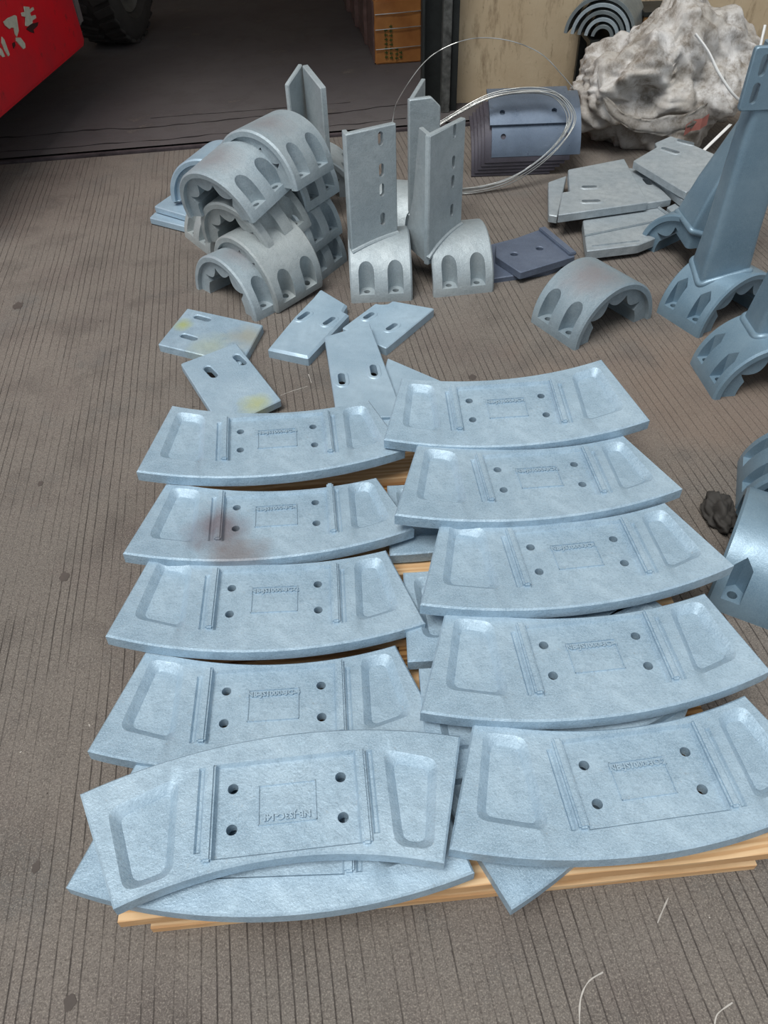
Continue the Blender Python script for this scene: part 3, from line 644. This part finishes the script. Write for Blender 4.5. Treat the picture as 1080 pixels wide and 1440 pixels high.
bracket('grey upright slotted bracket, left of the two in front, four slots', (.019, 2.685), D_(91), (-.078, 2.590), (.090, 2.676), .553, (.516, .414, .347, .245),
        fl=((-.070, 2.597), (-.082, 2.645), (-.085, 2.665)))
bracket('grey upright slotted bracket, right of the two in front, wide side flange', (.301, 2.712), D_(97), (.193, 2.572), (.325, 2.726), .545, (.521, .42, .355, .254),
        fl=((.198, 2.583), (.170, 2.665), (.120, 2.76)))
bracket('rear upright bracket with chamfered top standing behind the right front bracket', (.145, 3.10), D_(75), (.145, 2.955), (.262, 2.985), .535, (),
        fl=((.150, 2.965), (.212, 3.20), (.215, 3.22)), chamf=.035, mat=M_grey)
t = thing('slotted_bracket', 'channel-shaped upright with pointed top rising behind the saddle stack', 'bracket', (-.25, 3.52, 0), (0, 0, 0), 'upright slotted brackets')
o_ = link('saddle_base', saddle_me(False, M_grey), None, t); o_.rotation_euler = (0, 0, D_(0))
upright(t, 'left_flange', (-.303, 3.245), (-.250, 3.36), .10, .515, .016, (), 0, 0, M_grey, .555)
upright(t, 'right_flange', (-.252, 3.345), (-.178, 3.19), .10, .555, .022, (), 0, 0, M_grey, .515)

# ------------------------------------------------------------------ mixing arms on the right
def arm(label, c, yaw, secs, mat=M_deep, group='blue mixing arms at the right edge', flange=None, s=1.0):
    t = thing('mixing_arm', label, 'mixing arm', (c[0], c[1], 0), (0, 0, 0), group)
    b = link('saddle_base', saddle_me(True, mat), None, t); b.rotation_euler = (0, 0, yaw); b.scale = (s, s, s)
    bm = bmesh.new(); o = Vector((c[0], c[1], 0))
    S = []
    for z, poly in secs: S.append([Vector((x, y, z)) - o for x, y in rounded(poly, .022, 4)])
    loft(bm, S); obj('shaft', bm, mat, t, 40)
    z, poly = secs[0]; bm = bmesh.new(); cyw, syw = math.cos(-yaw), math.sin(-yaw); pts = []
    for x, y in rounded(secs[1][1], .02, 6):
        q = Vector((x, y)) - Vector(c); xl = q.x * cyw - q.y * syw; pts.append((q.x, q.y, math.sqrt(max(.0004, (RO * s) ** 2 - xl * xl)) - .002))
    tube(bm, pts, .012, 8, True); obj('weld', bm, mat, t, 60)
    if flange:
        (fx0, fz0), (fx1, fz1), fy, fslots = flange
        q = rounded([(fx0, fz0), (fx1, fz0), (fx1, fz1), (fx0, fz1)], .010, 3)
        mt = Matrix(((1, 0, 0), (0, 0, 1), (0, -1, 0))).transposed().to_4x4(); mt.translation = Vector((0, fy, 0)) - o
        mt = Matrix.Translation(Vector((0, fy, 0)) - o) @ Matrix.Rotation(math.pi / 2, 4, 'X')
        obj('slotted_flange', plate_bm(q, .016, [], [(stadium(*sl), 0) for sl in fslots], .003, mt), mat, t, 30)
    return t
def quad(x0, x1, y0, y1, sk=0): return [(x0, y0), (x1, y0 + sk), (x1, y1 + sk), (x0, y1)]
arm('blue mixing arm with slotted flange at its top, middle of the three', (1.185, 2.362), D_(27.4),
    [(.10, quad(1.078, 1.235, 2.30, 2.42)), (.18, quad(1.078, 1.235, 2.30, 2.42)), (.30, quad(1.084, 1.230, 2.305, 2.41)), (.60, quad(1.088, 1.225, 2.31, 2.40)), (.828, quad(1.10, 1.21, 2.308, 2.40))],
    flange=((1.046, .672), (1.215, .834), 2.305, [(1.080, .770, 1.080, .806, .010), (1.078, .700, 1.078, .736, .010)]))
arm('nearest blue mixing arm, cut off by the right image edge', (1.187, 1.965), D_(3),
    [(.10, quad(1.12, 1.30, 1.93, 2.05)), (.18, quad(1.12, 1.30, 1.93, 2.05)), (.32, quad(1.135, 1.29, 1.93, 2.04)), (.60, quad(1.17, 1.29, 1.93, 2.03)), (.84, quad(1.2, 1.29, 1.93, 2.03))])
arm('rearmost blue mixing arm, saddle mouth facing left beside pale plates', (1.225, 2.765), D_(-54),
    [(.10, quad(1.14, 1.33, 2.62, 2.80, .03)), (.18, quad(1.14, 1.33, 2.62, 2.80, .03)), (.30, quad(1.18, 1.34, 2.63, 2.79, .03)), (.50, quad(1.262, 1.38, 2.65, 2.77, .03)), (.78, quad(1.33, 1.43, 2.67, 2.76, .03))])
# further castings cut by the right edge
saddle('blue half-round saddle at the right image edge, two angular pockets', (1.122, 1.42, 0), (0, 0, D_(-21)), M_deep, True, None)
t = thing('mixing_arm', 'blue arm base standing at the right image edge beside a liner plate corner', 'mixing arm', (.915, 1.187, 0), (0, 0, 0))
o_ = link('saddle_base', saddle_me(True, M_deep), None, t); o_.rotation_euler = (0, 0, D_(59))
bm = bmesh.new(); S = []
for z_, w_, d_ in ((.10, .085, .065), (.19, .082, .062), (.23, .070, .052), (.60, .060, .045)):
    S.append([Vector((math.cos(D_(-31)) * px - math.sin(D_(-31)) * py, math.sin(D_(-31)) * px + math.cos(D_(-31)) * py, z_)) + Vector((.045, -.02, 0)) for px, py in rounded([(-w_, -d_), (w_, -d_), (w_, d_), (-w_, d_)], .03, 5)])
loft(bm, S); obj('shaft', bm, M_deep, t, 50)
bm = bmesh.new(); bmesh.ops.create_icosphere(bm, subdivisions=4, radius=1)
for v in bm.verts:
    n_ = v.co.normalized(); v.co = Vector((n_.x * .035, n_.y * .06, max(0, n_.z * .035 + .02))) * (1 + .5 * noise.noise(n_ * 2.5))
o = obj('rag', bm, M_rubber, None, 180); o.location = (.862, 1.36, 0); tag(o, 'crumpled dark brown rag on the concrete left of the right-edge castings', 'rag')
CHALK = [[(.279, .271), (.288, .305), (.306, .329), (.333, .342)], [(.473, .453), (.453, .427), (.443, .413)], [(-.311, 1.963), (-.277, 1.983), (-.228, 2.006)], [(-.227, 2.072), (-.216, 2.024)], [(.492, .264), (.502, .278), (.53, .292)]]
fl = bpy.data.objects['floor']
for q in CHALK:
    bm = bmesh.new(); pts = smooth_curve([(x, y, .001) for x, y in q], 8); A = []; B = []
    for i, p in enumerate(pts):
        d_ = (pts[min(i + 1, len(pts) - 1)] - pts[max(i - 1, 0)]).normalized(); w_ = .0011 * (1.0 + .9 * noise.noise(p * 60)); n_ = Vector((-d_.y, d_.x, 0)) * w_
        A.append(bm.verts.new(p - n_)); B.append(bm.verts.new(p + n_))
    for i in range(len(pts) - 1): bm.faces.new((A[i], A[i + 1], B[i + 1], B[i]))
    obj('chalk_scratch', bm, M_chalk, fl)
for x, y, r_ in ((-.667, .547, .008), (-.547, .328, .010), (-.96, 1.597, .008), (-1.326, 2.579, .02), (.86, .42, .012), (-.80, 1.25, .012), (.30, 2.02, .012)):
    bm = bmesh.new(); vs = [bm.verts.new((x + r_ * (1 + .45 * noise.noise((math.cos(a_) * 1.5 + x * 9, math.sin(a_) * 1.5, y))) * math.cos(a_), y + r_ * (1.3 + .6 * noise.noise((math.cos(a_) * 2, math.sin(a_) * 2 + x * 7, y + 4))) * math.sin(a_), .0008)) for a_ in [2 * math.pi * i / 22 for i in range(22)]]
    bm.faces.new(vs); obj('dark_spot', bm, M_spot, fl)

# ------------------------------------------------------------------ stack of curved black liner sheets
def sheet(name, label, x0, x1, yc, zc, rad, a0, a1, th, mat, holes=(), group=None, axis='X', loc=None):
    """cylindrical sheet, axis along X, arc from a0 to a1 degrees (180 = toward the camera)"""
    bm = bmesh.new(); na = 22; W = x1 - x0; Larc = R(a1 - a0) * rad
    out = [(0, 0), (W, 0), (W, Larc), (0, Larc)]
    flat = []
    for i in range(na): flat.append((0, Larc * i / na))
    pts = [(0, 0)] + [(W * i / 4, 0) for i in range(1, 4)] + [(W, Larc * i / na) for i in range(na)] + [(W - W * i / 4, Larc) for i in range(4)] + [(0, Larc - Larc * i / na) for i in range(na)]
    clean = []
    for p in pts:
        if not clean or (Vector(p) - Vector(clean[-1])).length > 1e-5: clean.append(p)
    if (Vector(clean[0]) - Vector(clean[-1])).length < 1e-5: clean.pop()
    grid = []
    b = plate_bm(clean, th, [], [(circle(hx * W, hy * Larc, .012, 14), 0) for hx, hy in holes], .001)
    bmesh.ops.recalc_face_normals(b, faces=b.faces[:])
    # slice so that the sheet bends smoothly
    for i in range(1, na): bmesh.ops.bisect_plane(b, geom=b.verts[:] + b.edges[:] + b.faces[:], plane_co=(0, Larc * i / na, 0), plane_no=(0, 1, 0))
    for v in b.verts:
        ang = R(a1) - v.co.y / rad; rr = rad + v.co.z
        v.co = Vector((v.co.x - W / 2, rr * math.cos(ang), rr * math.sin(ang)))
    bmesh.ops.recalc_face_normals(b, faces=b.faces[:])
    o = obj(name, b, mat, None, 35); o.location = ((x0 + x1) / 2, yc, zc)
    return tag(o, label, 'curved plate', group)
GS = 'curved dark liner sheets stacked beside the wire coil'
sheet('curved_liner_sheet', 'topmost curved dark sheet with two holes, shifted up the stack', .538, .900, 3.82, .047, .264, 96, 141, .012, M_lin, [(.16, .27), (.80, .27)], GS)
sheet('curved_liner_sheet', 'blue-sheened curved sheet directly under the topmost, two holes low down', .548, .950, 3.82, .045, .250, 98, 170, .012, M_lin, [(.13, .27), (.82, .27)], GS)
for k in range(5):
    sheet('curved_liner_sheet', ['brown-black curved sheet third from the top of the stack', 'brown-black curved sheet fourth from the top of the stack', 'brown-black curved sheet fifth from the top of the stack', 'brown-black curved sheet second from the floor', 'brown-black curved sheet lowest of the stack'][k],
          .518 - .014 * k, .905 - .02 * k, 3.818 + .003 * k, .027 - .0158 * k, .250, 104, 171, .010, M_lin_d, (), GS)
GA = 'nested grey half-round sheets behind the sack'
names_ = ['innermost', 'second from inside', 'middle', 'second from outside', 'outermost']
for k in range(5):
    o = sheet('half_round_sheet', names_[k] + ' grey half-round sheet of the nest standing behind the sack', -.14, .14, 0, 0, .055 + .030 * k, 3, 177, .016, [M_lin_g, M_saddle, M_lin_g, M_saddle, M_lin_g][k], (), GA)
    o.rotation_euler = (0, 0, D_(66)); o.location = (1.215 - .004 * k, 4.40, .375)
st_ = thing('wooden_crate', 'crate hidden behind the sack carrying the nested half-round sheets', 'crate', (1.23, 4.42, 0))
for z_ in (.015, .345):
    bm = bmesh.new(); box(bm, (0, 0, z_), (.24, .26, .03), bev=.003); obj('board', bm, M_jamb, st_)
for x_ in (-.10, .10):
    for y_ in (-.11, .11):
        bm = bmesh.new(); box(bm, (x_, y_, .18), (.04, .04, .30), bev=.003); obj('post', bm, M_jamb, st_)

# ------------------------------------------------------------------ wire
cp = [(.339, 3.677, .249), (.519, 3.752, .316), (.696, 3.771, .334), (.822, 3.75, .315), (.887, 3.673, .245), (.843, 3.589, .17), (.726, 3.5, .09), (.58, 3.437, .034), (.419, 3.413, .014), (.284, 3.422, .022), (.217, 3.486, .078), (.216, 3.571, .154), (.257, 3.63, .207)]
cp = [(x, y - .10, z) for x, y, z in cp]
cp = [(x, y, z) for x, y, z in [(.339, 3.677, .249), (.519, 3.752, .316), (.696, 3.771, .334), (.822, 3.75, .315), (.887, 3.673, .245), (.843, 3.589, .17), (.726, 3.5, .09), (.58, 3.437, .034), (.419, 3.413, .014), (.284, 3.422, .022), (.217, 3.486, .078), (.216, 3.571, .154), (.257, 3.63, .207)]]
cc = Vector((.55, 3.59, .17)); coil = thing('wire_coil', 'coil of thin galvanised wire leaning on the dark curved sheets', 'wire')
camp = Vector((0, 0, 1.45))
def fwdshift(p, f):  # the coil leans in front of the sheets: a plane nearer than the first estimate
    return Vector(p)
for k in range(9):
    random.seed(k); s_ = 1 + random.uniform(-.045, .045); off = Vector((random.uniform(-.006, .006), random.uniform(-.012, .006), random.uniform(-.002, .014)))
    pts = [cc + (Vector(p) - cc) * (s_ + .012 * math.sin(i * 1.7 + k)) + off for i, p in enumerate(cp)]
    pts = [Vector((p.x, p.y - COIL_SHIFT * p.z, max(p.z, .004))) for p in pts]
    bm = bmesh.new(); tube(bm, smooth_curve(pts, 7, True), .0022, 6, True); obj('strand', bm, M_wire, coil, 60)
w = [(.09, 3.5, .20), (.106, 3.55, .284), (.129, 3.55, .354), (.219, 3.55, .473), (.306, 3.55, .536), (.435, 3.55, .572), (.581, 3.55, .56), (.717, 3.55, .509), (.817, 3.55, .426), (.874, 3.56, .37)]
bm = bmesh.new(); tube(bm, smooth_curve(w, 8), .0020, 6); tag(obj('loose_wire', bm, M_wire, None, 60), 'single loose wire arching high in front of the tan wall', 'wire')

# ------------------------------------------------------------------ woven sack
def fold(p):
    x, y, z = p
    return (1 - abs(noise.noise((x * 3.1, y * 3.1, z * 3.1 + 2)))) ** 3
random.seed(11)
FOLDS = [(A_, f_, [(Vector((random.gauss(0, 1), random.gauss(0, .6), random.gauss(0, 1))).normalized(), random.random()) for _ in range(k_)]) for A_, f_, k_ in ((.036, 1.0, 4), (.024, 2.1, 5), (.013, 4.6, 6), (.005, 9.5, 5))]
bm = bmesh.new(); bmesh.ops.create_icosphere(bm, subdivisions=6, radius=1)
for v in bm.verts:
    n = v.co.normalized(); q = n.copy()
    sxy = .41 * (1 + .12 * n.x * n.z); b = Vector((sxy * n.x, .29 * n.y, .285 * n.z + .25))
    if n.z < -.2: b.x *= 1.04; b.z = max(b.z, .0)
    b.z += .06 * max(0, n.z) * (1 if n.x > -.1 else .0) - .14 * max(0, -n.x - .15) * max(0, n.z + .1)
    d = .06 * noise.noise(q * 1.6 + Vector((4, 1, 7)))
    w_ = q + .22 * Vector((noise.noise(q * 1.7), noise.noise(q * 1.7 + Vector((9, 0, 0))), noise.noise(q * 1.7 + Vector((0, 9, 0)))))
    for A_, f_, dirs in FOLDS:
        for dv_, ph_ in dirs:
            t_ = (w_.dot(dv_) * f_ + ph_) % 1.0; d += A_ * (abs(t_ * 2 - 1) - .5)
    # open hollow on the left front
    hd = (q - Vector((-.45, -.82, .05)).normalized()).length
    d -= .09 * max(0, 1 - (hd / .30) ** 2); d += .03 * math.exp(-((hd - .37) / .06) ** 2)
    v.co = b + n * d
    v.co.z = max(v.co.z, .002)
sack = thing('woven_sack', 'bulging dirty white woven sack piled against the tan wall', 'sack', (1.40, 3.97, 0))
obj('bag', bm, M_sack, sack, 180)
for (pts_, wd) in (([(-.36, -.14, .34), (-.33, -.24, .26), (-.24, -.325, .20), (-.12, -.36, .185), (.02, -.355, .20), (.10, -.34, .235)], .055),):
    bm = bmesh.new(); cv = smooth_curve(pts_, 8); prev_ = None
    for i, p in enumerate(cv):
        w1 = wd * (.6 + .5 * noise.noise(p * 9)); row = [bm.verts.new(p + Vector((0, -.012 * math.sin(j * .9) - .010 + .012 * noise.noise(Vector((i * .4, j, 3))), -w1 + w1 * j / 3))) for j in range(7)]
        row = row
        if prev_:
            for j in range(6): bm.faces.new((prev_[j], row[j], row[j + 1], prev_[j + 1]))
        prev_ = row
    bmesh.ops.solidify(bm, geom=bm.faces[:], thickness=.004); obj('mouth_fold', bm, M_sack, sack, 180)
bm = bmesh.new(); tube(bm, smooth_curve([(.00, -.27, .52), (.06, -.30, .46), (.12, -.335, .38), (.20, -.35, .30), (.26, -.33, .27), (.29, -.29, .33), (.31, -.24, .42), (.33, -.18, .52)], 6), .0065, 6)
obj('carry_strap', bm, M_strap, sack, 60)
bm = bmesh.new(); g = bmesh.ops.create_grid(bm, x_segments=6, y_segments=4, size=1)
for v in bm.verts: v.co = Vector((v.co.x * .05 + .06, -.372 - .01 * math.sin(v.co.x * 5), .19 + v.co.y * .022 + v.co.x * .018))
bmesh.ops.solidify(bm, geom=bm.faces[:], thickness=.004)
obj('pink_rag', bm, M_pink, sack, 60)
bm = bmesh.new(); box(bm, (0, 0, 0), (.42, .014, .003)); o = obj('plastic_strap', bm, M_strap); o.location = (1.50, 3.50, .135); o.rotation_euler = (0, D_(-8), D_(48)); tag(o, 'white plastic strap sticking out under the sack', 'strap')

# ------------------------------------------------------------------ crate behind the sack
cr = thing('wooden_crate', 'low wooden crate against the tan wall behind the sack', 'crate', (1.545, 4.47, 0))
bm = bmesh.new(); box(bm, (0, 0, .22), (.31, .17, .42), bev=.004); obj('panel', bm, M_wall, cr)
for z in (.035, .41):
    bm = bmesh.new(); box(bm, (0, -.096, z), (.33, .022, .05), bev=.002); obj('rail', bm, M_wood_d, cr)
for x in (-.15, .15, 0):
    bm = bmesh.new(); box(bm, (x, -.094, .222), (.028, .018, .322), bev=.002); obj('post', bm, M_wood_d, cr)
bm = bmesh.new(); box(bm, (0, 0, .445), (.34, .22, .02), bev=.002); obj('lid', bm, M_jamb, cr)

# ------------------------------------------------------------------ cartons in the doorway
for k in range(4):
    y0 = 5.37 + .44 * k; x = .18 - .062 * k
    ct = thing('carton', ['tape-wrapped brown carton nearest in the doorway, green print on it', 'second film-wrapped carton behind the green-printed one', 'third film-wrapped carton in the doorway row', 'fourth film-wrapped carton at the top image edge'][k], 'box', (x, y0 + .215, 0), (0, 0, D_(5)), 'film-wrapped cartons in the doorway')
    bm = bmesh.new(); box(bm, (0, 0, .17), (.29, .43, .34), bev=.008); bmesh.ops.subdivide_edges(bm, edges=bm.edges[:], cuts=3, use_grid_fill=True)
    for v in bm.verts: v.co += Vector((noise.noise(v.co * 9), noise.noise(v.co * 9 + Vector((5, 5, 5))), .3 * noise.noise(v.co * 8))) * .006
    for v in bm.verts: v.co.z = max(0, v.co.z)
    obj('body', bm, M_carton if k == 0 else M_film, ct, 30)
    if k == 0:
        bm = bmesh.new(); box(bm, (-.148, .0, .17), (.006, .42, .33), bev=.002); obj('side_film', bm, M_film, ct)
        random.seed(3)
        for cx, hgt, z0_ in ((-.075, .18, .03), (-.045, .20, .025), (-.01, .08, .02), (.015, .07, .025)):   # columns of illegible green print
            for r_ in range(int(hgt / .024)):
                bm = bmesh.new(); box(bm, (cx, -.2215, z0_ + .012 + r_ * .024), (.020, .002, .006)); box(bm, (cx + random.uniform(-.006, .006), -.2215, z0_ + .012 + r_ * .024), (.005, .002, .018)); obj('print_mark', bm, M_ink, ct)
        for z in (.085, .19, .27):
            bm = bmesh.new(); tube(bm, [(-.14, -.222, z), (.0, -.225, z + .004), (.14, -.222, z + .008)], .0028, 5); obj('film_crease', bm, M_wire, ct)

# ------------------------------------------------------------------ red forklift at the top left
fk = thing('forklift', 'red forklift counterweight with worn white characters, top left corner', 'forklift', (-1.9, 4.6, 0))
o0 = Vector((-1.9, 4.6, 0))
bm = bmesh.new()
a, b = Vector((-1.78, 3.0, 0)), Vector((-1.605, 5.04, 0)); back = Vector((-1.1, .12, 0))
prof = [(.25, 0.0), (.28, -.012), (.62, .0), (1.25, .03)]
sec = []
for p in (a, a.lerp(b, .33), a.lerp(b, .66), b - (b - a).normalized() * .03, b):
    k_ = .018 if p is b else 0
    ring = [(p.x + off * -1 - k_, p.y, z) for z, off in prof] + [(p.x + back.x, p.y + back.y, 1.25), (p.x + back.x, p.y + back.y, .25)]
    sec.append([Vector(q) - o0 for q in ring])
loft(bm, sec); obj('counterweight', bm, M_red, fk, 30)
bm = bmesh.new(); box(bm, Vector((-1.645, 5.10, .66)) - o0, (.07, .10, .66), bev=.015); obj('mudflap', bm, M_mud, fk)
bm = bmesh.new(); box(bm, Vector((-2.32, 4.3, .205)) - o0, (.75, 2.9, .09), D_(-5), .006); obj('chassis', bm, M_jamb, fk)
# worn characters on the side: flat painted patches on the panel plane
def on_panel(px, pz):   # distance along the panel, height
    p = a.lerp(b, px); return Vector((p.x + .006 - .0 * pz, p.y, pz)) - o0
CH = [[(0.668, 0.554), (0.687, 0.549), (0.691, 0.57), (0.717, 0.556), (0.714, 0.545), (0.737, 0.547), (0.738, 0.535), (0.712, 0.534), (0.711, 0.52), (0.736, 0.514), (0.736, 0.501), (0.711, 0.501), (0.709, 0.492), (0.677, 0.492), (0.668, 0.5), (0.683, 0.529), (0.666, 0.541)],
      [(0.568, 0.563), (0.594, 0.566), (0.631, 0.561), (0.638, 0.553), (0.626, 0.499), (0.608, 0.482), (0.604, 0.495), (0.608, 0.518), (0.596, 0.527), (0.585, 0.526), (0.571, 0.546)],
      [(0.604, 0.481), (0.624, 0.471), (0.637, 0.439), (0.633, 0.423), (0.62, 0.424), (0.599, 0.469)],
      [(0.538, 0.517), (0.544, 0.504), (0.546, 0.44), (0.538, 0.437), (0.532, 0.461), (0.529, 0.498)], [(0.514, 0.485), (0.519, 0.475), (0.522, 0.445), (0.511, 0.448), (0.504, 0.462)]]
for poly in CH:
    bm = bmesh.new(); vs = [bm.verts.new(on_panel(u_, z_)) for u_, z_ in poly]; f = bm.faces.new(vs)
    r_ = bmesh.ops.extrude_face_region(bm, geom=[f]); 
    for v in [g for g in r_['geom'] if isinstance(g, bmesh.types.BMVert)]: v.co.x += .004
    obj('painted_character', bm, M_char, fk)
for poly in ([(0.669, 0.485), (0.703, 0.491), (0.742, 0.48), (0.732, 0.469), (0.703, 0.465), (0.702, 0.451), (0.682, 0.468)], [(0.577, 0.47), (0.59, 0.47), (0.588, 0.457), (0.575, 0.449)]):
    bm = bmesh.new(); vs = [bm.verts.new(on_panel(u_, z_)) for u_, z_ in poly]; f = bm.faces.new(vs)
    r_ = bmesh.ops.extrude_face_region(bm, geom=[f])
    for v in [g for g in r_['geom'] if isinstance(g, bmesh.types.BMVert)]: v.co.x += .003
    obj('scuff', bm, M_scuff, fk)
# wheel with tread blocks and a dished rim
wh = bpy.data.objects.new('wheel', None); C.objects.link(wh); wh.parent = fk; wh.location = Vector((-1.70, 6.15, .41)) - o0; wh.rotation_euler = (0, 0, D_(-8))
def lathe(profile, n=64):
    bm = bmesh.new(); rings = []
    for k in range(n):
        a_ = 2 * math.pi * k / n; rings.append([bm.verts.new((x, r_ * math.cos(a_), r_ * math.sin(a_))) for x, r_ in profile])
    for k in range(n):
        A, B = rings[k], rings[(k + 1) % n]
        for j in range(len(profile) - 1): bm.faces.new((A[j], A[j + 1], B[j + 1], B[j]))
    return bm
tyre = lathe([(-.13, .24), (-.16, .27), (-.165, .36), (-.14, .395), (0, .40), (.14, .395), (.165, .36), (.16, .27), (.135, .245), (.10, .235), (-.10, .235), (-.13, .24)])
obj('tyre', tyre, M_rubber, wh, 40)
obj('rim', lathe([(.105, .245), (.125, .235), (.11, .215), (.06, .19), (.055, .12), (.09, .10), (.09, .0001)], 48), M_rim, wh, 35)
w2 = bpy.data.objects.new('wheel', None); C.objects.link(w2); w2.parent = fk; w2.location = Vector((-2.45, 3.9, .405)) - o0; w2.rotation_euler = (0, 0, D_(-5))
for ch in list(wh.children): c_ = ch.copy(); C.objects.link(c_); c_.parent = w2
for k in range(30):
    for sx in (-1, 1):
        bm = bmesh.new(); a_ = 2 * math.pi * (k + (.5 if sx > 0 else 0)) / 30
        rot = Matrix.Rotation(a_, 3, 'X') @ Matrix.Rotation(sx * .35, 3, 'Z')
        box(bm, rot @ Vector((0, 0, 0)) + Matrix.Rotation(a_, 3, 'X') @ Vector((sx * .085, 0, .402)), (.14, .048, .022), rot=rot, bev=.004); obj('tread_block', bm, M_rubber, wh)
bpy.context.view_layer.update()
